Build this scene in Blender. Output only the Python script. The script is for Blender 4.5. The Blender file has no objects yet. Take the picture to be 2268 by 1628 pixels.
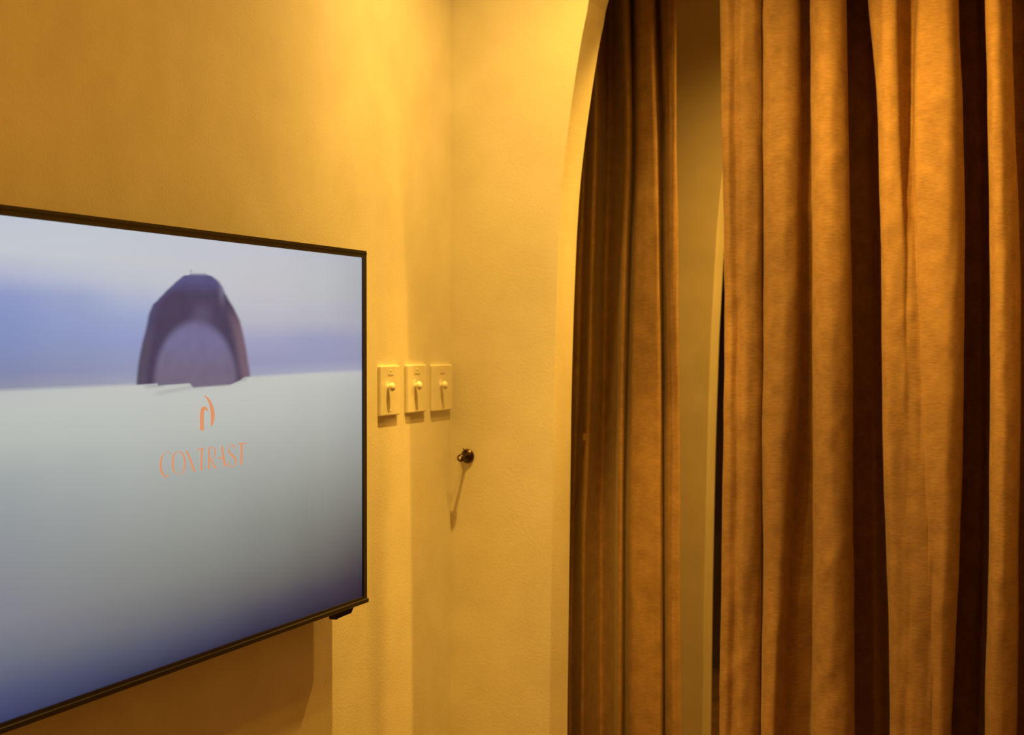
import bpy, bmesh, math, random
from mathutils import Vector, Matrix, Euler, noise
random.seed(4)
C = bpy.context.scene.collection
S = bpy.context.scene

# ------------------------------------------------------------------ camera
E = 1.50                       # eye height
F = 3524.0                     # focal length for a 2268 px wide frame
TH = math.atan(1274.0/F)       # camera turned left of the room's long axis
PITCH = math.atan(54.0/F)
DW = 1.467                     # distance from the television wall
cam_d = bpy.data.cameras.new('camera'); cam = bpy.data.objects.new('camera', cam_d); C.objects.link(cam)
cam.location = (DW, 0, E)
cam.rotation_euler = Euler((math.pi/2-PITCH, 0, TH), 'XYZ')
cam_d.sensor_width = 36; cam_d.lens = F/2268*36
cam_d.dof.use_dof = True; cam_d.dof.focus_distance = 2.8; cam_d.dof.aperture_fstop = 6.5
cam_d.clip_start = 0.05
S.camera = cam
RM = cam.rotation_euler.to_matrix()

# ------------------------------------------------------------------ world, lamps, exposure
S.view_settings.view_transform = 'Standard'; S.view_settings.look = 'None'
S.view_settings.gamma = 1; S.view_settings.use_curve_mapping = False
S.view_settings.exposure = 0.0
w = bpy.data.worlds.new('world'); S.world = w; w.use_nodes = True
w.node_tree.nodes['Background'].inputs[0].default_value = (0.9, 0.5, 0.2, 1)
w.node_tree.nodes['Background'].inputs[1].default_value = 0.01

WARM = (1.0, 0.52, 0.065)
def spot(name, loc, target, power, angle=150, blend=1.0, size=0.02, col=WARM):
    l = bpy.data.lights.new(name, 'SPOT'); l.energy = power; l.color = col
    l.spot_size = math.radians(angle); l.spot_blend = blend; l.shadow_soft_size = size
    o = bpy.data.objects.new(name, l); C.objects.link(o); o.location = loc
    d = Vector(target)-Vector(loc); o.rotation_euler = d.to_track_quat('-Z', 'Y').to_euler()
    return o
spot('downlight_corner', (0.42, 3.14, 2.70), (0.42, 3.16, 0), 36, 150, 1.0, 0.016, (1.0, 0.60, 0.12))
spot('downlight_corner_beam', (0.42, 3.14, 2.70), (0.42, 3.16, 0), 34, 80, 1.0, 0.016, (1.0, 0.58, 0.085))
spot('downlight_corner_core', (0.42, 3.14, 2.70), (0.40, 3.18, 0), 135, 50, 0.9, 0.016, (1.0, 0.56, 0.075))
spot('downlight_arch', (0.66, 3.24, 2.70), (0.70, 3.30, 0), 28, 150, 1.0, 0.018)
spot('fill_curtain', (0.60, 2.70, 2.72), (1.38, 3.80, 1.85), 120, 52, 1.0, 0.02)  # added fill spot, brightens the right part of the large curtain
spot('downlight_centre', (0.8, 1.2, 2.72), (0.8, 1.2, 0), 44, 150, 1.0, 0.03, (1.0, 0.45, 0.045))
spot('downlight_back', (2.2, -1.2, 2.72), (2.2, -1.2, 0), 70, 150, 1.0, 0.03, (1.0, 0.44, 0.04))
spot('downlight_television', (0.5, 2.2, 2.72), (0.5, 2.2, 0), 14, 150, 1.0, 0.03, (1.0, 0.46, 0.045))
spot('downlight_hall', (1.21, 4.50, 2.72), (1.21, 4.5, 0), 165, 145, 1.0, 0.025, (1.0, 0.52, 0.07))
spot('fill_archway', (0.56, 2.90, 2.72), (0.36, 4.85, 0.10), 95, 21, 1.0, 0.02)  # added fill through the arch, lifts the lower hall wall and left curtain
spot('gimbal_hall', (0.62, 4.22, 2.70), (0.0, 3.15, 0.9), 100, 34, 1.0, 0.02)

# ------------------------------------------------------------------ helpers
def ray(px, py):
    return RM @ Vector(((px-1134)/F, -(py-814)/F, -1.0))
def on_y(px, py, y):            # point of the plane y = const seen at a pixel
    d = ray(px, py); t = y/d.y
    return Vector((DW+d.x*t, y, E+d.z*t))
def on_x(px, py, x):
    d = ray(px, py); t = (x-DW)/d.x
    return Vector((x, d.y*t, E+d.z*t))

def node_mat(name, base, rough=0.6, spec=0.5, metal=0.0):
    m = bpy.data.materials.new(name); m.use_nodes = True
    b = m.node_tree.nodes['Principled BSDF']
    b.inputs['Base Color'].default_value = (*base, 1); b.inputs['Roughness'].default_value = rough
    b.inputs['Specular IOR Level'].default_value = spec; b.inputs['Metallic'].default_value = metal
    return m, m.node_tree, b
def add_noise_color(nt, b, c0, c1, scale, detail=4, lo=0.35, hi=0.65):
    tc = nt.nodes.new('ShaderNodeTexCoord')
    n = nt.nodes.new('ShaderNodeTexNoise'); n.inputs['Scale'].default_value = scale; n.inputs['Detail'].default_value = detail
    nt.links.new(tc.outputs['Object'], n.inputs['Vector'])
    r = nt.nodes.new('ShaderNodeValToRGB')
    r.color_ramp.elements[0].position = lo; r.color_ramp.elements[1].position = hi
    r.color_ramp.elements[0].color = (*c0, 1); r.color_ramp.elements[1].color = (*c1, 1)
    nt.links.new(n.outputs['Fac'], r.inputs['Fac']); nt.links.new(r.outputs['Color'], b.inputs['Base Color'])
    return tc
def add_bump(nt, b, tc, scale, strength, dist, detail=3, stretch=None):
    n = nt.nodes.new('ShaderNodeTexNoise'); n.inputs['Scale'].default_value = scale; n.inputs['Detail'].default_value = detail
    if stretch:
        mp = nt.nodes.new('ShaderNodeMapping'); mp.inputs['Scale'].default_value = stretch
        nt.links.new(tc.outputs['Object'], mp.inputs['Vector']); nt.links.new(mp.outputs['Vector'], n.inputs['Vector'])
    else:
        nt.links.new(tc.outputs['Object'], n.inputs['Vector'])
    bp = nt.nodes.new('ShaderNodeBump'); bp.inputs['Strength'].default_value = strength; bp.inputs['Distance'].default_value = dist
    nt.links.new(n.outputs['Fac'], bp.inputs['Height'])
    old = b.inputs['Normal'].links[0].from_socket if b.inputs['Normal'].links else None
    if old: nt.links.new(old, bp.inputs['Normal'])
    nt.links.new(bp.outputs['Normal'], b.inputs['Normal'])

m_wall, nt, b = node_mat('cream_plaster', (0.8, 0.74, 0.6), 0.75, 0.25)
tc = add_noise_color(nt, b, (0.76, 0.70, 0.56), (0.83, 0.775, 0.64), 9, 5, 0.3, 0.7)
add_bump(nt, b, tc, 170, 0.20, 0.0022, 3); add_bump(nt, b, tc, 30, 0.05, 0.005, 2)
m_ceil, nt, b = node_mat('ceiling_paint', (0.8, 0.76, 0.66), 0.9, 0.2)
tc = add_noise_color(nt, b, (0.76, 0.72, 0.62), (0.82, 0.78, 0.68), 5)
m_floor, nt, b = node_mat('floor_wood', (0.28, 0.16, 0.08), 0.45, 0.4)
tc = add_noise_color(nt, b, (0.20, 0.11, 0.05), (0.33, 0.19, 0.1), 6)
m_hall, nt, b = node_mat('hall_plaster', (0.66, 0.62, 0.50), 0.85, 0.2)
tc = add_noise_color(nt, b, (0.68, 0.61, 0.46), (0.75, 0.67, 0.52), 7)
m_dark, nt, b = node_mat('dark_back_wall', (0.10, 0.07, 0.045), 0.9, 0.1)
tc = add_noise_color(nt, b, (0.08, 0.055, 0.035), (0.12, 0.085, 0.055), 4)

def fabric(name, c0, c1):
    m, nt, b = node_mat(name, c0, 0.85, 0.15)
    tc = nt.nodes.new('ShaderNodeTexCoord')
    mp = nt.nodes.new('ShaderNodeMapping'); mp.inputs['Scale'].default_value = (60, 60, 420)
    nt.links.new(tc.outputs['Object'], mp.inputs['Vector'])
    n = nt.nodes.new('ShaderNodeTexNoise'); n.inputs['Scale'].default_value = 1.0; n.inputs['Detail'].default_value = 4
    nt.links.new(mp.outputs['Vector'], n.inputs['Vector'])
    n2 = nt.nodes.new('ShaderNodeTexNoise'); n2.inputs['Scale'].default_value = 22; n2.inputs['Detail'].default_value = 5
    nt.links.new(tc.outputs['Object'], n2.inputs['Vector'])
    ad = nt.nodes.new('ShaderNodeMath'); ad.operation = 'ADD'
    nt.links.new(n.outputs['Fac'], ad.inputs[0]); nt.links.new(n2.outputs['Fac'], ad.inputs[1])
    r = nt.nodes.new('ShaderNodeValToRGB'); r.color_ramp.elements[0].position = 0.35*1.0; r.color_ramp.elements[1].position = 0.65
    hl = nt.nodes.new('ShaderNodeMath'); hl.operation = 'MULTIPLY'; hl.inputs[1].default_value = 0.5
    nt.links.new(ad.outputs[0], hl.inputs[0]); nt.links.new(hl.outputs[0], r.inputs['Fac'])
    r.color_ramp.elements[0].color = (*c0, 1); r.color_ramp.elements[1].color = (*c1, 1)
    nt.links.new(r.outputs['Color'], b.inputs['Base Color'])
    bp = nt.nodes.new('ShaderNodeBump'); bp.inputs['Strength'].default_value = 0.35; bp.inputs['Distance'].default_value = 0.0015
    nt.links.new(n.outputs['Fac'], bp.inputs['Height']); nt.links.new(bp.outputs['Normal'], b.inputs['Normal'])
    b.inputs['Sheen Weight'].default_value = 0.25; b.inputs['Sheen Roughness'].default_value = 0.4
    b.inputs['Sheen Tint'].default_value = (0.9, 0.75, 0.5, 1)
    return m
m_curtain = fabric('brown_velour', (0.34, 0.205, 0.095), (0.53, 0.33, 0.155))
m_tag, _, _ = node_mat('tag_white', (0.8, 0.7, 0.55), 0.7)
m_black, nt, b = node_mat('black_plastic', (0.018, 0.014, 0.012), 0.35, 0.5)
tc = add_noise_color(nt, b, (0.014, 0.011, 0.01), (0.022, 0.018, 0.015), 60)
m_black2, _, _ = node_mat('brushed_dark_metal', (0.028, 0.022, 0.018), 0.42, 0.5, 0.4)
m_gloss, _, _ = node_mat('sensor_plastic', (0.01, 0.008, 0.007), 0.15, 0.5)
m_plate, nt, b = node_mat('switch_ivory', (0.84, 0.78, 0.62), 0.4, 0.4)
tc = add_noise_color(nt, b, (0.82, 0.76, 0.6), (0.86, 0.8, 0.65), 30)
m_knob, _, _ = node_mat('knob_ivory', (0.93, 0.89, 0.78), 0.18, 0.6)
m_slot, _, _ = node_mat('plate_marking', (0.62, 0.56, 0.42), 0.5)
m_metal, nt, b = node_mat('dark_bronze', (0.10, 0.065, 0.035), 0.28, 0.5, 0.9)
tc = add_noise_color(nt, b, (0.07, 0.045, 0.025), (0.13, 0.085, 0.045), 90)
m_metal2, _, _ = node_mat('bright_brass', (0.75, 0.55, 0.38), 0.25, 0.5, 0.6)
m_steel, _, _ = node_mat('bracket_steel', (0.04, 0.04, 0.04), 0.5, 0.5, 0.8)

def obj(name, bm, mat, parent=None, smooth=False):
    me = bpy.data.meshes.new(name); bm.normal_update(); bm.to_mesh(me); bm.free()
    if mat: me.materials.append(mat)
    if smooth:
        for p in me.polygons: p.use_smooth = True
    o = bpy.data.objects.new(name, me); C.objects.link(o)
    if parent: o.parent = parent
    return o
def empty(name, loc):
    o = bpy.data.objects.new(name, None); C.objects.link(o); o.location = loc
    o.empty_display_size = 0.05
    return o
def tag(o, label, cat, group=None):
    o['label'] = label; o['category'] = cat
    if group: o['group'] = group
    return o
def struct(o):
    o['kind'] = 'structure'; return o
def box(bm, x0, x1, y0, y1, z0, z1, bevel=0.0, seg=2):
    r = bmesh.ops.create_cube(bm, size=1.0)
    for v in r['verts']:
        v.co = Vector((x0+(v.co.x+.5)*(x1-x0), y0+(v.co.y+.5)*(y1-y0), z0+(v.co.z+.5)*(z1-z0)))
    if bevel:
        es = list({e for v in r['verts'] for e in v.link_edges})
        bmesh.ops.bevel(bm, geom=es, offset=bevel, segments=seg, affect='EDGES', profile=0.5)
def lathe(bm, prof, axis, origin, n=28):
    """prof: list of (distance along axis, radius)"""
    a = Vector(axis).normalized(); u = a.orthogonal().normalized(); v = a.cross(u)
    rings = []
    for t, r in prof:
        rings.append([bm.verts.new(Vector(origin)+a*t+(u*math.cos(2*math.pi*k/n)+v*math.sin(2*math.pi*k/n))*max(r, 1e-5)) for k in range(n)])
    for i in range(len(rings)-1):
        for k in range(n):
            bm.faces.new((rings[i][k], rings[i][(k+1) % n], rings[i+1][(k+1) % n], rings[i+1][k]))
    bm.faces.new(rings[0][::-1]); bm.faces.new(rings[-1])
def tube(bm, pts, rad, n=12):
    pts = [Vector(p) for p in pts]; rings = []
    for i, p in enumerate(pts):
        d = (pts[min(i+1, len(pts)-1)]-pts[max(i-1, 0)]).normalized()
        u = d.cross(Vector((0.3, 0.2, 1))).normalized(); v = d.cross(u)
        r = rad[i] if isinstance(rad, (list, tuple)) else rad
        rings.append([bm.verts.new(p+(u*math.cos(2*math.pi*k/n)+v*math.sin(2*math.pi*k/n))*r) for k in range(n)])
    for i in range(len(rings)-1):
        for k in range(n):
            bm.faces.new((rings[i][k], rings[i][(k+1) % n], rings[i+1][(k+1) % n], rings[i+1][k]))
    bm.faces.new(rings[0][::-1]); bm.faces.new(rings[-1])

def cr(p0, p1, p2, p3, t):
    return 0.5*((2*p1)+(p2-p0)*t+(2*p0-5*p1+4*p2-p3)*t*t+(3*p1-p0-3*p2+p3)*t*t*t)
def lerp_keys(keys, t):
    if t <= keys[0][0]: return keys[0][1]
    for (a, va), (b_, vb) in zip(keys, keys[1:]):
        if t <= b_:
            k = (t-a)/(b_-a); return va+(vb-va)*k
    return keys[-1][1]
def smooth_keys(keys, t):       # Catmull-Rom through (t, v) keys
    if t <= keys[0][0]:
        s = (keys[1][1]-keys[0][1])/(keys[1][0]-keys[0][0]); return keys[0][1]+s*(t-keys[0][0])
    if t >= keys[-1][0]:
        return keys[-1][1]
    for i in range(len(keys)-1):
        if t <= keys[i+1][0]:
            k = (t-keys[i][0])/(keys[i+1][0]-keys[i][0])
            h = [keys[max(i-1, 0)][1], keys[i][1], keys[i+1][1], keys[min(i+2, len(keys)-1)][1]]
            return cr(*h, k)

# ------------------------------------------------------------------ the setting
H = 2.80; YW = 3.62; TW = 0.14; XR = 3.4; YB = -2.6; YE = 7.2
bm = bmesh.new(); box(bm, -0.5, XR+0.3, YB-0.2, YE, -0.1, 0.0); struct(obj('floor', bm, m_floor))
bm = bmesh.new(); box(bm, -0.5, XR+0.3, YB-0.2, YE, H, H+0.1); struct(obj('ceiling', bm, m_ceil))
bm = bmesh.new(); box(bm, -0.15, 0, YB, YW, 0, H); struct(obj('wall_left', bm, m_wall))
bm = bmesh.new(); box(bm, XR, XR+0.15, YB, YE, 0, H); struct(obj('wall_right', bm, m_wall))
bm = bmesh.new(); box(bm, -0.15, XR+0.15, YB-0.15, YB, 0, H); struct(obj('wall_front', bm, m_wall))

def arch_wall(name, y0, th, xl, xr, edge_l, edge_r, mat, bevel=0.004):
    """edge_l / edge_r: (x, z) lists from the floor up to a shared apex"""
    out = [(xl, 0)]+edge_l+edge_r[::-1][1:]+[(xr, 0), (xr, H), (xl, H)]
    bm = bmesh.new()
    A = [bm.verts.new((x, y0, z)) for x, z in out]; B = [bm.verts.new((x, y0+th, z)) for x, z in out]
    n = len(out)
    for i in range(n):
        j = (i+1) % n; bm.faces.new((A[i], B[i], B[j], A[j]))
    fa = bm.faces.new(A); fb = bm.faces.new(B[::-1])
    rim = [e for e in bm.edges if len(e.link_faces) == 2 and (fa in e.link_faces or fb in e.link_faces)
           and all(0.0 <= v.co.z < H-0.01 and xl+0.01 < v.co.x < xr-0.01 for v in e.verts)]
    bmesh.ops.bevel(bm, geom=rim, offset=bevel, segments=3, affect='EDGES', profile=0.5)
    bmesh.ops.triangulate(bm, faces=[f for f in bm.faces if len(f.verts) > 4])
    bmesh.ops.recalc_face_normals(bm, faces=bm.faces[:])
    return obj(name, bm, mat)

# outline of the near arch, measured along its front edge
pts = [(1217, 1628), (1221, 1300), (1224, 1050), (1226, 900), (1231, 700), (1238, 520), (1246, 400), (1258, 290), (1275, 165), (1289, 80), (1304, 0)]
keys = []
for px, py in pts:
    p = on_y(px, py, YW); keys.append((p.z, p.x))
x_foot = keys[0][1]-0.003; z_top, x_top = keys[-1]
xc, zc = 0.905, 2.74           # apex
el = [(x_foot, 0.0)]
for i in range(61):
    z = 0.4+(z_top-0.4)*i/60
    el.append((smooth_keys([(0.0, x_foot)]+keys, z), z))
q0 = Vector((x_top, z_top)); q1 = Vector((x_top+0.075, z_top+0.28)); q2 = Vector((xc-0.3, zc)); q3 = Vector((xc, zc))
for i in range(1, 25):
    t = i/24
    p = q0*(1-t)**3+q1*3*t*(1-t)**2+q2*3*t*t*(1-t)+q3*t**3
    el.append((p.x, p.y))
er = [(2*xc-x, z) for x, z in el]
struct(arch_wall('wall_back', YW, TW, -0.15, XR, el, er, m_wall))

# second, deeper wall with its own arched opening
YI = 4.85; TI = 0.12
pts2 = [(1556, 1628), (1560, 1300), (1566, 1000), (1574, 750), (1583, 580), (1590, 480), (1604, 350), (1624, 220)]
k2 = []
for px, py in pts2:
    p = on_y(px, py, YI); k2.append((p.z, p.x))
xf2 = k2[0][1]-0.002; zt2, xt2 = k2[-1]
xc2, zc2 = xf2+0.62, 2.62
el2 = [(xf2, 0.0)]
for i in range(41):
    z = 0.4+(zt2-0.4)*i/40
    el2.append((smooth_keys([(0.0, xf2)]+k2, z), z))
q0 = Vector((xt2, zt2)); q1 = Vector((xt2+0.06, zt2+0.15)); q2 = Vector((xc2-0.35, zc2)); q3 = Vector((xc2, zc2))
for i in range(1, 21):
    t = i/20; p = q0*(1-t)**3+q1*3*t*(1-t)**2+q2*3*t*t*(1-t)+q3*t**3; el2.append((p.x, p.y))
er2 = [(2*xc2-x, z) for x, z in el2]
struct(arch_wall('wall_hall', YI, TI, -0.5, XR, el2, er2, m_hall))
bm = bmesh.new(); box(bm, -0.5, -0.35, YW+TW, YE, 0, H); struct(obj('wall_hall_left', bm, m_wall))
bm = bmesh.new(); box(bm, -0.5, XR+0.15, YE, YE+0.1, 0, H); struct(obj('wall_hall_end', bm, m_dark))

# ------------------------------------------------------------------ curtains
def curtain(name, y_plane, rows, z_hi, z_lo, label, wr=0.0025, per=7, seed=0, extra=None):
    """rows: list of (py, [(px, depth), ...]) with the same number of profile points; the profile is
    turned into plan positions at each height and splined along the cloth and down its height"""
    n = len(rows[0][1])
    prof = []
    for py, pr in rows:
        assert len(pr) == n, (name, py, len(pr), n)
        zz = on_y(1700, py, y_plane).z
        prof.append((zz, [Vector((on_y(px, py, y_plane+d).x, y_plane+d)) for px, d in pr]))
    prof.sort(key=lambda a: a[0])
    NZ = 150
    bm = bmesh.new(); grid = []
    for k in range(NZ+1):
        z = z_lo+(z_hi-z_lo)*k/NZ
        row = []
        cp = []
        for i in range(n):
            kx = [(zz, p[i].x) for zz, p in prof]; ky = [(zz, p[i].y) for zz, p in prof]
            zq = min(max(z, prof[0][0]), prof[-1][0])
            cp.append(Vector((smooth_keys(kx, zq), smooth_keys(ky, zq))))
        for i in range(n-1):
            P = [cp[max(i-1, 0)], cp[i], cp[i+1], cp[min(i+2, n-1)]]
            for s in range(per):
                t = s/per
                # mostly centripetal feel: blend spline and chord to avoid overshoot
                a = cr(*P, t); b_ = P[1].lerp(P[2], t)
                row.append(a*0.85+b_*0.15)
        row.append(cp[-1])
        vs = []
        for j, q in enumerate(row):
            u = j/len(row)
            nx = noise.noise(Vector((u*26+seed, z*2.2, 0.3)))*wr + noise.noise(Vector((u*60+seed, z*7+u*30, 4.3)))*wr*0.55
            ny = noise.noise(Vector((u*26+seed, z*2.2, 7.7)))*wr*1.5 + noise.noise(Vector((u*55+seed, z*6-u*40, 2.3)))*wr*0.9
            ex = extra(u, z, q) if extra else 0
            vs.append(bm.verts.new((q.x+nx, q.y+ny+ex, z)))
        grid.append(vs)
    for k in range(NZ):
        for j in range(len(grid[0])-1):
            bm.faces.new((grid[k][j], grid[k][j+1], grid[k+1][j+1], grid[k+1][j]))
    o = obj(name, bm, m_curtain, None, True)
    md = o.modifiers.new('thickness', 'SOLIDIFY'); md.thickness = 0.0025; md.offset = 0
    tag(o, label, 'curtain')
    return o

def nap(u, z, q):
    # shallow dents and slanting creases pressed into the cloth
    n = noise.noise(Vector((q.x*16+z*5, z*3.2-q.x*9, 1.7)))
    m = noise.noise(Vector((q.x*40-z*9, z*8+q.x*20, 9.1)))
    c = max(0.0, noise.noise(Vector((q.x*22-z*17, z*4.5, 5.5))))**1.5
    return n*0.0045+m*0.0016-c*0.006
# right curtain: fold edges (left / right) at five heights
def right_profile(A, B, Bd, Cc, D, tr, Eo, ret=0):
    """A,B,C,D,E = (left px, right px) of each visible fold; Bd = where fold B turns into shade; tr = px, depth and width of the trough in D"""
    p = []
    aw = A[1]-A[0]
    p += [(A[0]+24, .050), (A[0]+5, .030), (A[0], .006), (A[0]+aw*.14, -.008), (A[0]+aw*.34, .004), (A[0]+aw*.52, -.016), (A[0]+aw*.80, -.006), (A[1]-3, .018)]
    p += [(A[1]+2, .044)]
    p += [(B[0], .004), (B[0]+(Bd-B[0])*.22, -.024), (B[0]+(Bd-B[0])*.65, -.026), (Bd, .0), (Bd+(B[1]-Bd)*.3, .060), (B[1]-4, .085), (B[1]+3, .08)]
    cw = Cc[1]-Cc[0]
    p += [(Cc[0]+2, .036), (Cc[0], .004), (Cc[0]+cw*.2, -.032), (Cc[0]+cw*.5, -.042), (Cc[0]+cw*.82, -.022), (Cc[1], .014), (Cc[1]-3, .060), (Cc[1]-14, .20)]
    g = D[0]-Cc[1]
    p += [(Cc[1]+g*.2, .27), (Cc[1]+g*.75, .28), (D[0]+12+ret*.4, .16), (D[0]+3+ret, .035)]
    dw = D[1]-D[0]; tx, td, tw = tr
    p += [(D[0], -.002), (D[0]+dw*.07, -.028), (tx-tw-4, -.030), (tx-tw*.6, td*.7-.008), (tx+tw*.1, td), (tx+tw*.85, td*.9), (tx+tw+5, -.034), (D[0]+dw*.80, -.048), (D[0]+dw*.93, -.028), (D[1], .012), (D[1]-3, .060), (D[1]-14, .20)]
    g = Eo[0]-D[1]
    p += [(D[1]+g*.2, .27), (D[1]+g*.75, .28), (Eo[0]+12, .16), (Eo[0]+3, .035)]
    ew = Eo[1]-Eo[0]
    p += [(Eo[0], .0), (Eo[0]+ew*.18, -.032), (Eo[0]+ew*.5, -.038), (Eo[0]+ew*.85, -.010), (Eo[1], .030), (Eo[1]-4, .09)]
    # folds beyond the frame
    x = Eo[1]
    p += [(x+30, .12), (x+48, .05), (x+50, 0), (x+90, -.035), (x+150, -.01), (x+160, .05), (x+200, .11), (x+222, 0), (x+270, -.03), (x+330, 0)]
    return p
rows = [
 (-60,  right_profile((1596,1688), (1691,1794), 1768, (1796,1874), (1946,2122), (2013, .042, 25), (2181,2240), -28)),
 (300,  right_profile((1600,1690), (1692,1797), 1766, (1800,1879), (1947,2131), (2010, .024, 17), (2188,2248))),
 (560,  right_profile((1606,1690), (1692,1800), 1766, (1802,1883), (1951,2136), (2018, -.014, 17), (2194,2258))),
 (850,  right_profile((1606,1690), (1692,1800), 1762, (1802,1887), (1956,2134), (2025,-.028, 22), (2192,2258))),
 (1150, right_profile((1601,1688), (1692,1800), 1745, (1802,1887), (1965,2126), (2030,-.034, 26), (2190,2256))),
 (1628, right_profile((1594,1684), (1688,1796), 1724, (1802,1893), (1973,2106), (2035,-.036, 28), (2182,2250))),
]
YR = 3.85
cR = curtain('curtain', YR, rows, 2.775, 0.012,
    'large brown velour curtain in deep folds filling the right side of the archway', wr=0.0036, seed=3, extra=nap)
# small pale hem tag on the free edge of the fourth fold
hp = on_y(1968, 1085, YR-0.004)
bm = bmesh.new(); box(bm, hp.x-0.004, hp.x+0.004, hp.y-0.010, hp.y-0.008, hp.z-0.018, hp.z+0.018, 0.0006, 1)
t = obj('hem_tag', bm, m_tag, cR); t['label'] = 'small pale tag on the fold edge'

def left_profile(o, e0, r1, v1, r2, v2, f3, v3, f4):
    p = [(o-60, .03), (o-30, -.02), (o-12, .06), (o, .12), (e0, .13)]
    p += [(r1-4, .03), (r1-2, -.018), (r1+3, -.024), (r1+8, .0), (v1-6, .13), (v1+8, .14), ((v1+r2)/2+8, .06), (r2-9, -.030), (r2, -.034), (r2+2, .012)]
    p += [(v2+1, .055), (v2+8, .010), (f3[0]+12, -.018), ((f3[0]+f3[1])/2, -.030), (f3[1]-12, -.032), (f3[1], -.016), (f3[1]+1, .02)]
    p += [(v3, .050), (v3+6, .012), (f4[0]+10, -.006), ((f4[0]+f4[1])/2, -.012), (f4[1]-4, -.006), (f4[1], .012), (f4[1]-4, .035)]
    return p
YL = 4.27
rows = [
 (-60,  left_profile(1296,1306,1324,1350,1392,1398,(1402,1449),1459,(1466,1497))),
 (300,  left_profile(1288,1300,1318,1348,1396,1400,(1404,1458),1466,(1472,1498))),
 (600,  left_profile(1276,1290,1310,1340,1387,1392,(1396,1462),1468,(1474,1502))),
 (900,  left_profile(1270,1284,1304,1336,1380,1386,(1390,1464),1470,(1476,1505))),
 (1200, left_profile(1262,1274,1292,1330,1377,1383,(1388,1465),1470,(1476,1506))),
 (1628, left_profile(1256,1268,1290,1330,1376,1382,(1388,1466),1471,(1477,1508))),
]
cL = curtain('curtain.001', YL, rows, 2.775, 0.012,
    'narrow gathered brown curtain in shade behind the curved left edge of the archway', wr=0.0022, seed=11)
hp = on_y(1297, 968, YL-0.012)
bm = bmesh.new(); box(bm, hp.x-0.006, hp.x+0.006, hp.y-0.008, hp.y-0.003, hp.z-0.010, hp.z+0.010, 0.002, 2)
obj('fabric_loop', bm, m_curtain, cL)

# ceiling tracks the curtains hang from (above the frame)
for nm, y, x0, x1, lab in (('curtain_track', YR+0.03, 0.45, 2.0, 'slim ceiling track above the large right curtain'),
                      ('curtain_track.001', YL+0.01, 0.0, 0.9, 'slim ceiling track above the shaded left curtain')):
    bm = bmesh.new(); box(bm, x0, x1, y-0.09, y+0.11, 2.777, 2.80, 0.003)
    tag(obj(nm, bm, m_plate), lab, 'curtain track')

# ------------------------------------------------------------------ television
XT = 0.07                      # front of the bezel
tr_ = on_x(812, 556, XT); br_ = on_x(813.5, 1333, XT)
TVR = tr_.y; ZT = tr_.z; ZB = br_.z; TVH = ZT-ZB; TVW = TVH*1.76; TVL = TVR-TVW
bz = 0.0145; bzr = 0.0155
tv = empty('television', (0.05, (TVR+TVL)/2, ZB))
tag(tv, 'large black television on the wall, lit screen showing the word CONTRAST', 'television')
off = -Vector(tv.location)
def tvobj(name, bm, mat, parent, smooth=False):
    base = Vector(tv.location)
    bmesh.ops.translate(bm, verts=bm.verts[:], vec=-base)
    return obj(name, bm, mat, parent, smooth)
bm = bmesh.new()
zb_s = ZB+0.0135
outer = [(TVL, ZB), (TVR, ZB), (TVR, ZT), (TVL, ZT)]; inner = [(TVL+bzr, zb_s), (TVR-bzr, zb_s), (TVR-bzr, ZT-bz), (TVL+bzr, ZT-bz)]
vo = [[bm.verts.new((x, y, z)) for y, z in outer] for x in (XT-0.022, XT)]
vi = [[bm.verts.new((x, y, z)) for y, z in inner] for x in (XT-0.006, XT)]
for i in range(4):
    j = (i+1) % 4
    bm.faces.new((vo[1][i], vo[1][j], vi[1][j], vi[1][i])); bm.faces.new((vo[0][i], vo[0][j], vo[1][j], vo[1][i]))
    bm.faces.new((vi[1][i], vi[1][j], vi[0][j], vi[0][i]))
bm.faces.new(vo[0])
bmesh.ops.recalc_face_normals(bm, faces=bm.faces[:])
tvobj('bezel', bm, m_black, tv)
# lower chin: a rolled strip slightly proud of the bezel, catching the light
bm = bmesh.new(); box(bm, XT-0.020, XT+0.0035, TVL, TVR+0.003, ZB-0.001, ZB+0.0085, 0.0025, 3)
tvobj('chin_strip', bm, m_black2, tv, False)['label'] = 'dark brown strip along the bottom edge'
bm = bmesh.new(); box(bm, XT-0.001, XT+0.0012, TVL, TVR, ZT-0.0065, ZT-0.0045)
tvobj('bezel_line', bm, m_black2, tv)
bm = bmesh.new(); box(bm, 0.030, XT-0.022, TVL+0.06, TVR-0.06, ZB+0.03, ZT-0.12, 0.012, 3)
tvobj('back_housing', bm, m_black, tv)
bm = bmesh.new(); box(bm, 0.001, 0.031, TVL+0.40, TVR-0.40, ZB+0.18, ZB+0.46, 0.004)
tvobj('wall_bracket', bm, m_steel, tv)
# sensor lump under the right end
s0 = on_x(744, 1362, XT).y; s1 = on_x(783, 1345, XT).y
bm = bmesh.new()
z1 = ZB+0.001; zl = ZB-0.0125
prof = [(s0-0.004, z1), (s0+0.004, zl-0.0015), (s0+0.020, zl), (s1-0.008, zl+0.001), (s1+0.006, z1)]
A = [bm.verts.new((XT-0.016, y, z)) for y, z in prof]; B = [bm.verts.new((XT-0.001, y, z)) for y, z in prof]
bm.faces.new(A); bm.faces.new(B[::-1])
for i in range(5):
    j = (i+1) % 5; bm.faces.new((A[i], B[i], B[j], A[j]))
bmesh.ops.recalc_face_normals(bm, faces=bm.faces[:])
tvobj('sensor_box', bm, m_gloss, tv)

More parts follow.
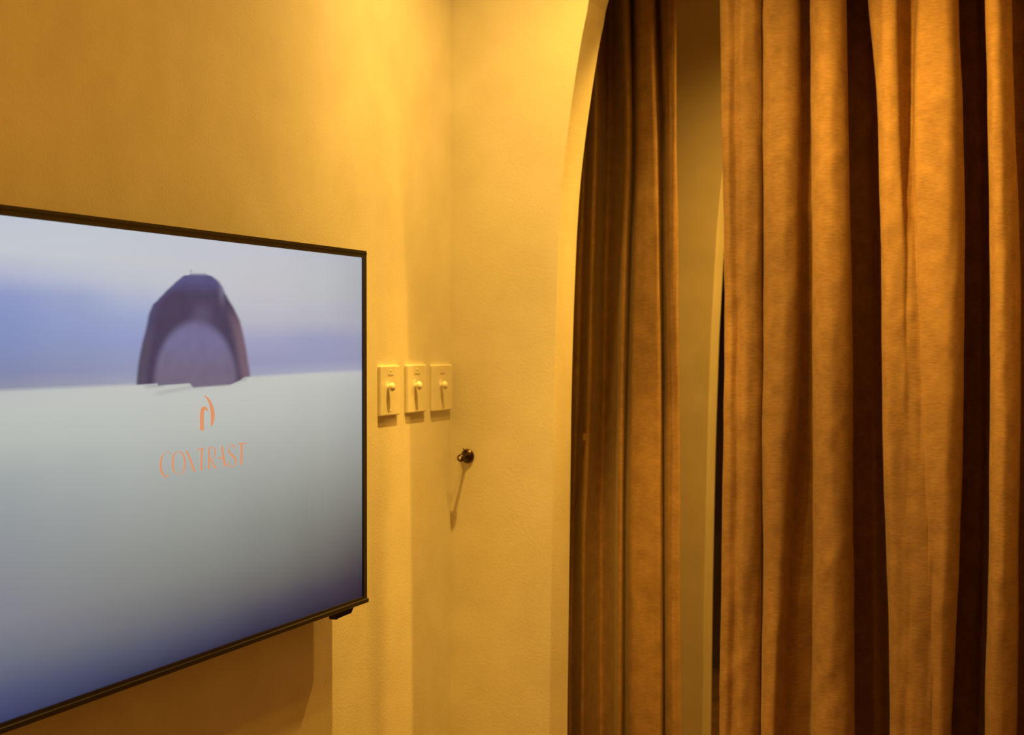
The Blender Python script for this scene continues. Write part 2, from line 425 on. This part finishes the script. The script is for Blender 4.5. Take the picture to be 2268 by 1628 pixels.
# --- screen picture: colours held on the vertices of the lit panel
XS = XT-0.004
def lin(c): return tuple(((v/255+0.055)/1.055)**2.4 if v > 10 else v/255/12.92 for v in c)
Y0, Y1 = TVL+bzr-0.001, TVR-bzr+0.001; Z0, Z1 = zb_s-0.001, ZT-bz+0.001
def a_of(y):      # 0..804 axis along the panel as the picture is described; 804 at the right edge
    z = y*math.cos(TH)+(DW-XS)*math.sin(TH)
    return 2408-F*(DW-XS)/(math.cos(TH)*z)
# rows (v from top), columns (a): sRGB
COLS = [-600, 0, 150, 300, 450, 600, 700, 804]
PIC = [
 (0.00, [(180,188,205),(188,196,210),(190,197,208),(190,196,206),(190,194,204),(190,192,202),(184,187,196),(174,178,186)]),
 (0.07, [(186,192,204),(192,197,205),(192,197,204),(192,196,202),(192,195,202),(190,192,198),(186,189,193),(172,176,180)]),
 (0.115,[(160,168,204),(172,180,205),(178,186,206),(186,191,203),(190,193,200),(190,190,197),(184,187,192),(170,173,180)]),
 (0.155,[(134,144,190),(140,152,197),(150,162,200),(168,178,204),(186,189,200),(187,187,195),(181,183,192),(168,170,180)]),
 (0.20, [(124,136,182),(130,145,194),(142,155,197),(150,163,202),(178,182,197),(180,180,194),(174,175,190),(166,167,182)]),
 (0.25, [(120,131,176),(127,141,188),(136,149,190),(142,153,196),(158,162,192),(158,159,190),(150,153,188),(150,152,180)]),
 (0.31, [(118,126,165),(126,135,174),(134,142,178),(142,149,182),(146,148,182),(148,149,182),(148,150,184),(146,148,178)]),
 (0.340,[(130,132,156),(138,142,165),(146,150,172),(152,156,178),(154,157,182),(158,160,184),(160,162,186),(158,160,182)]),
 (0.350,[(176,180,182),(184,188,188),(188,192,190),(192,194,192),(188,190,188),(192,194,190),(192,194,190),(184,186,186)]),
 (0.39, [(178,183,182),(186,191,187),(187,192,188),(187,192,188),(188,192,186),(188,191,185),(185,188,183),(176,179,178)]),
 (0.45, [(168,174,174),(178,184,180),(180,186,182),(182,187,182),(182,186,181),(182,185,180),(178,181,176),(168,171,170)]),
 (0.52, [(150,156,160),(158,164,166),(165,171,170),(170,175,172),(170,175,170),(170,173,168),(168,171,164),(158,161,158)]),
 (0.62, [(138,142,148),(144,150,154),(150,155,156),(155,160,157),(156,161,155),(154,158,151),(150,153,144),(142,144,138)]),
 (0.72, [(128,130,138),(134,137,144),(138,142,143),(140,144,141),(140,144,138),(134,138,131),(130,132,124),(122,123,118)]),
 (0.80, [(120,122,134),(126,128,138),(128,130,134),(129,131,130),(127,129,126),(122,124,119),(114,115,108),(103,102,98)]),
 (0.88, [(96,102,124),(104,109,126),(108,111,122),(108,110,116),(106,107,109),(101,101,101),(93,92,93),(78,76,80)]),
 (0.945,[(66,76,110),(73,82,114),(76,83,110),(80,84,106),(77,80,98),(69,69,86),(62,61,77),(52,50,64)]),
 (1.00, [(46,56,96),(52,61,98),(52,60,92),(48,54,84),(45,49,76),(40,43,68),(37,38,60),(34,34,52)]),
]
PICL = [(v, [Vector(lin(c)) for c in r]) for v, r in PIC]
def colr(row, a):
    a = max(COLS[0], min(COLS[-1], a))
    for i in range(len(COLS)-1):
        if a <= COLS[i+1]:
            k = (a-COLS[i])/(COLS[i+1]-COLS[i]); k = k*k*(3-2*k)
            return row[i].lerp(row[i+1], k)
def sst(a, b_, x):
    t = max(0, min(1, (x-a)/(b_-a))); return t*t*(3-2*t)
def v_px(a, v):  # helper: pixel height along the axis for the figure's outline
    top = 474+(572-474)*a/804; bot = 1602+(1318-1602)*a/804
    return top+(bot-top)*v
def interp(tab, x):
    return lerp_keys(tab, x)
OUT_L = [(604, 428), (610, 405), (618, 394), (630, 382), (645, 366), (660, 352), (678, 336), (700, 328), (720, 324), (760, 314), (800, 306), (850, 301)]
OUT_R = [(604, 458), (610, 472), (620, 485), (632, 494), (652, 503), (680, 519), (710, 533), (760, 544), (800, 550), (832, 555)]
def pic(a, v):
    v = v+0.012*sst(250, 804, a)*(1-abs(v-0.34)/0.34 if v < 0.34 else max(0, 1-(v-0.34)/0.5))
    for i in range(len(PICL)-1):
        if v <= PICL[i+1][0] or i == len(PICL)-2:
            k = max(0, min(1, (v-PICL[i][0])/(PICL[i+1][0]-PICL[i][0])))
            if not (0.34 <= v <= 0.35): k = k
            c = colr(PICL[i][1], a).lerp(colr(PICL[i+1][1], a), k); break
    py = v_px(a, v-0.012*sst(250, 804, a))
    if 280 < a < 600 and 590 < py < 900:
        base = 850+(832-850)*(a-301)/(555-301)
        # shadow and lip just under the dark shape
        d = py-base
        sh = math.exp(-((d-14-(430-a)*0.12)/5.0)**2)*sst(330, 360, a)*(1-sst(440, 470, a))*0.16
        sh += math.exp(-((d-7)/4.0)**2)*(sst(312, 330, a)*(1-sst(350, 372, a))+sst(515, 530, a)*(1-sst(540, 552, a)))*0.25
        c = c*(1-sh)
        l = smooth_keys(OUT_L, max(py, 604)); r = smooth_keys(OUT_R, max(py, 604))
        l += 2.5*noise.noise(Vector((py*0.09, 0, 2)))*(py < 690); r += 2.5*noise.noise(Vector((py*0.08, 5, 2)))*(py < 690)
        bot = base + (6 if a > 350 else 1) + 10*sst(418, 430, a)*(1-sst(505, 540, a)) - 5*sst(530, 545, a)
        ins = sst(-4, 6, a-l)*sst(-4, 6, r-a)*sst(600, 610, py)*(1-sst(bot-2, bot+3, py))
        if ins > 0:
            dark = Vector(lin((66, 60, 88)))
            # body: bluish crown, purple grey disc in the middle, brown right side
            crown = Vector(lin((84, 86, 136))); disc = Vector(lin((112, 108, 146))); disc2 = Vector(lin((110, 102, 124)))
            brown = Vector(lin((112, 92, 108))); lft = Vector(lin((78, 74, 96)))
            f = dark.copy()
            f = f.lerp(crown, 0.75*sst(665, 612, py)) if False else f.lerp(crown, 0.75*(1-sst(612, 660, py)))
            f = f.lerp(crown, 0.4*(1-sst(0, 26, a-l)))
            f = f.lerp(brown, sst(26, 6, r-a) if False else (1-sst(10, 32, r-a))*sst(660, 740, py))
            f = f.lerp(lft, (1-sst(14, 30, a-l))*sst(700, 780, py))
            ex = (a-433)/91.0; ey = (py-850)/ (138.0)
            rr = math.sqrt(ex*ex+ey*ey)
            di = disc.lerp(disc2, sst(750, 840, py))
            f = f.lerp(di, 1-sst(0.90, 1.10, rr))
            f = f.lerp(disc, 0.35*math.exp(-((a-447)/22)**2-((py-705)/35)**2))
            f = f.lerp(Vector(lin((150, 145, 165))), 0.35*math.exp(-((a-492)/7)**2-((py-640)/30)**2))
            n = noise.noise(Vector((a*0.05, py*0.03, 1.0)))*0.08
            f = f*(1+n)
            c = c.lerp(f, ins)
        # wisps on the crown
        wz = math.exp(-((a-424-(py-600)*0.25)/2.5)**2)*sst(592, 598, py)*(1-sst(604, 610, py))*0.3
        c = c*(1-wz)
    return c
bm = bmesh.new(); cl = bm.verts.layers.float_color.new('picture')
ys = []
NY = 420
y = Y1
a_left = a_of(Y0)
for i in range(NY+1):
    ys.append(Y1+(Y0-Y1)*(i/NY))
NV = 300; vv = [i/NV for i in range(NV+1)]
vv = sorted(set([round(v, 5) for v in vv]+[0.342, 0.3435, 0.345, 0.3465, 0.348]))
G = []
for y in ys:
    a = a_of(y); col = []
    for v in vv:
        q = bm.verts.new((XS, y, Z1+(Z0-Z1)*v)); c = pic(a, v); q[cl] = (c[0], c[1], c[2], 1); col.append(q)
    G.append(col)
for i in range(len(ys)-1):
    for j in range(len(vv)-1):
        bm.faces.new((G[i][j], G[i+1][j], G[i+1][j+1], G[i][j+1]))
m_scr, nt, b = node_mat('lit_screen', (0.01, 0.01, 0.012), 0.35, 0.2)
at = nt.nodes.new('ShaderNodeAttribute'); at.attribute_name = 'picture'
nt.links.new(at.outputs['Color'], b.inputs['Emission Color']); b.inputs['Emission Strength'].default_value = 1.0
screen = tvobj('screen', bm, m_scr, tv)
screen['label'] = 'lit screen showing a dark rounded shape on a pale table edge against blue haze'

# --- lettering and emblem on the screen (crop coordinates of the photograph turned into panel positions)
m_or, nt, b = node_mat('orange_print', (0.01, 0.01, 0.01), 0.4, 0.1)
b.inputs['Emission Color'].default_value = (*lin((220, 146, 102)), 1); b.inputs['Emission Strength'].default_value = 1.0
def stroke(bm, pts, ws, x, sub=8):
    P = [Vector(p) for p in pts]; n = len(P)
    L = []
    for i in range(n-1):
        h = [P[max(i-1, 0)], P[i], P[i+1], P[min(i+2, n-1)]]
        for s in range(sub):
            t = s/sub; L.append((cr(*h, t), ws[i]+(ws[i+1]-ws[i])*t))
    L.append((P[-1], ws[-1]))
    prev = None
    for i, (p, w_) in enumerate(L):
        d = (L[min(i+1, len(L)-1)][0]-L[max(i-1, 0)][0]).normalized(); nrm = Vector((-d.y, d.x))
        pr = []
        for sgn in (-1, 1):
            q = p+nrm*w_*0.44*sgn
            pr.append(bm.verts.new(on_x(330+q.x/7.4, 860+q.y/7.4, x)))
        if prev: bm.faces.new((prev[0], prev[1], pr[1], pr[0]))
        prev = pr
XL = XS+0.0008
bm = bmesh.new()
stroke(bm, [(360,1075),(325,1040),(285,1040),(235,1085),(200,1170),(190,1260),(203,1350),(235,1420),(275,1448),(325,1425)], [20,8,8,18,34,40,38,36,28,10], XL)
stroke(bm, [(485,1035),(420,1070),(393,1150),(388,1240),(405,1340),(445,1405),(490,1412),(545,1385),(580,1300),(585,1210),(570,1110),(530,1050),(485,1035)], [6,26,34,36,32,16,6,16,28,32,30,22,6], XL)
stroke(bm, [(615,1025),(655,1115),(705,1250),(745,1365)], [32,34,36,36], XL)
stroke(bm, [(780,1030),(800,1002),(860,990),(930,978)], [8,18,16,14], XL)
stroke(bm, [(866,985),(862,1160),(858,1345)], [36,36,36], XL)
stroke(bm, [(984,978),(984,1150),(982,1325)], [32,32,34], XL)
stroke(bm, [(975,975),(1040,970),(1082,1000),(1082,1080),(1050,1135),(1000,1155)], [14,14,22,24,14,10], XL)
stroke(bm, [(1010,1155),(1040,1220),(1070,1275),(1098,1312)], [18,28,32,34], XL)
stroke(bm, [(1192,948),(1210,1060),(1232,1190),(1255,1285)], [34,36,38,40], XL)
stroke(bm, [(1130,1148),(1165,1140),(1210,1145)], [22,24,22], XL)
stroke(bm, [(1325,925),(1365,925),(1400,955),(1405,980)], [14,18,28,26], XL)
stroke(bm, [(1330,935),(1305,980),(1305,1030),(1345,1080),(1390,1125),(1420,1180),(1415,1240),(1380,1285),(1330,1280),(1290,1220)], [8,14,28,38,38,32,20,12,22,28], XL)
stroke(bm, [(1445,918),(1500,908),(1560,900),(1600,905)], [10,18,18,12], XL)
stroke(bm, [(1518,905),(1516,1080),(1512,1250)], [36,36,36], XL)
lt = tvobj('lettering', bm, m_or, screen); lt['label'] = 'orange word CONTRAST in thin serif capitals'
bm = bmesh.new()
stroke(bm, [(905,120),(960,165),(1010,260),(1038,370),(1045,470),(1035,560),(1018,620)], [8,34,56,72,72,52,16], XL)
stroke(bm, [(868,690),(868,560),(868,440),(880,350),(910,325),(945,345),(960,375)], [70,72,72,70,60,40,14], XL)
em = tvobj('emblem', bm, m_or, screen); em['label'] = 'small orange oval emblem above the word'
m_pale, nt, b = node_mat('pale_print', (0.01, 0.01, 0.01), 0.4, 0.1)
b.inputs['Emission Color'].default_value = (*lin((196, 184, 176)), 1); b.inputs['Emission Strength'].default_value = 1.0
bm = bmesh.new()
stroke(bm, [(905,125),(840,180),(785,290),(765,420),(775,560),(820,680)], [8,9,10,10,10,8], XL)
obj_ = tvobj('emblem_outline', bm, m_pale, screen)

# ------------------------------------------------------------------ light switches
def switch(pxl, pxr, pyt, pyb, kx, ky, label):
    T = 0.0085
    a0 = on_x(pxl, pyt, 0.0); y0 = a0.y; y1 = on_x(pxr, pyt, T).y
    zt = on_x((pxl+pxr)/2, pyt, T).z; zb = on_x((pxl+pxr)/2, pyb, T).z
    yc, zc_ = (y0+y1)/2, (zt+zb)/2
    r = empty('light_switch', (0, yc, zc_)); tag(r, label, 'light switch', 'light switches beside the television')
    hw, hh = (y1-y0)/2, (zt-zb)/2
    bm = bmesh.new(); box(bm, 0.0, T, -hw, hw, -hh, hh, 0.0028, 3); obj('face_plate', bm, m_plate, r)
    kz = on_x(kx, ky, T+0.0085).z-zc_; ky_ = on_x(kx, ky, T+0.0085).y-yc
    bm = bmesh.new(); lathe(bm, [(0, .0135), (.0006, .0135), (.0010, .0130)], (1, 0, 0), (T-0.0006, ky_, kz)); obj('collar', bm, m_plate, r, False)
    bm = bmesh.new()
    lathe(bm, [(0, .0050), (.002, .0046), (.004, .0060), (.006, .0085), (.0095, .0102), (.013, .0092), (.0155, .0065), (.0166, .003), (.0168, 0.0)], (1, 0, 0.05), (T, ky_, kz-0.0005))
    obj('knob', bm, m_knob, r, True)
    bm = bmesh.new(); box(bm, T-0.0005, T+0.0006, -0.016, 0.014, hh-0.022, hh-0.018); obj('marking', bm, m_slot, r)
    for s in (-1, 1):
        bm = bmesh.new(); lathe(bm, [(0, .0032), (.0008, .0030), (.0012, .002)], (1, 0, 0), (T-0.0003, 0.0, s*(hh-0.011)), 14); obj('screw', bm, m_plate, r, True)
switch(836, 886, 810, 921, 867, 857, 'ivory knob light switch nearest the television, leftmost of the three')
switch(896, 945, 808, 914, 927, 854, 'ivory knob light switch in the middle of the row of three')
switch(952, 1002, 808, 910, 984, 853, 'ivory knob light switch against the room corner, rightmost of the three')

# ------------------------------------------------------------------ wall hook in the corner
hb = on_y(1036, 1010, YW)
hk = empty('curtain_hook', (hb.x, YW, hb.z))
tag(hk, 'small dark bronze knob hook on the wall between the switches and the archway', 'hook')
bm = bmesh.new(); lathe(bm, [(0, .0165), (.002, .0175), (.005, .0165), (.008, .011), (.010, .007)], (0, -1, 0), (0, 0, 0)); obj('rosette', bm, m_metal, hk, True)
bm = bmesh.new(); tube(bm, [(0, -.008, 0), (0, -.020, -.001), (0, -.034, -.001), (0, -.044, 0)], [.0045, .0038, .0038, .0045]); obj('stem', bm, m_metal, hk, True)
bm = bmesh.new(); tube(bm, [(0, -.006, .008), (-.004, -.009, .014), (-.008, -.011, .019)], [.003, .0026, .0016]); obj('prong', bm, m_metal, hk, True)
bm = bmesh.new(); lathe(bm, [(0, .004), (.002, .0075), (.006, .0095), (.010, .0085), (.012, .005)], (0, -1, 0), (0, -.040, -.002)); obj('knob', bm, m_metal, hk, True)
bm = bmesh.new(); lathe(bm, [(0, .0040), (.0015, .0036), (.0022, .002)], (0, -1, 0), (0, -.0515, -.002)); k_ = obj('end_cap', bm, m_metal2, hk, True); k_['label'] = 'shiny brass cap'
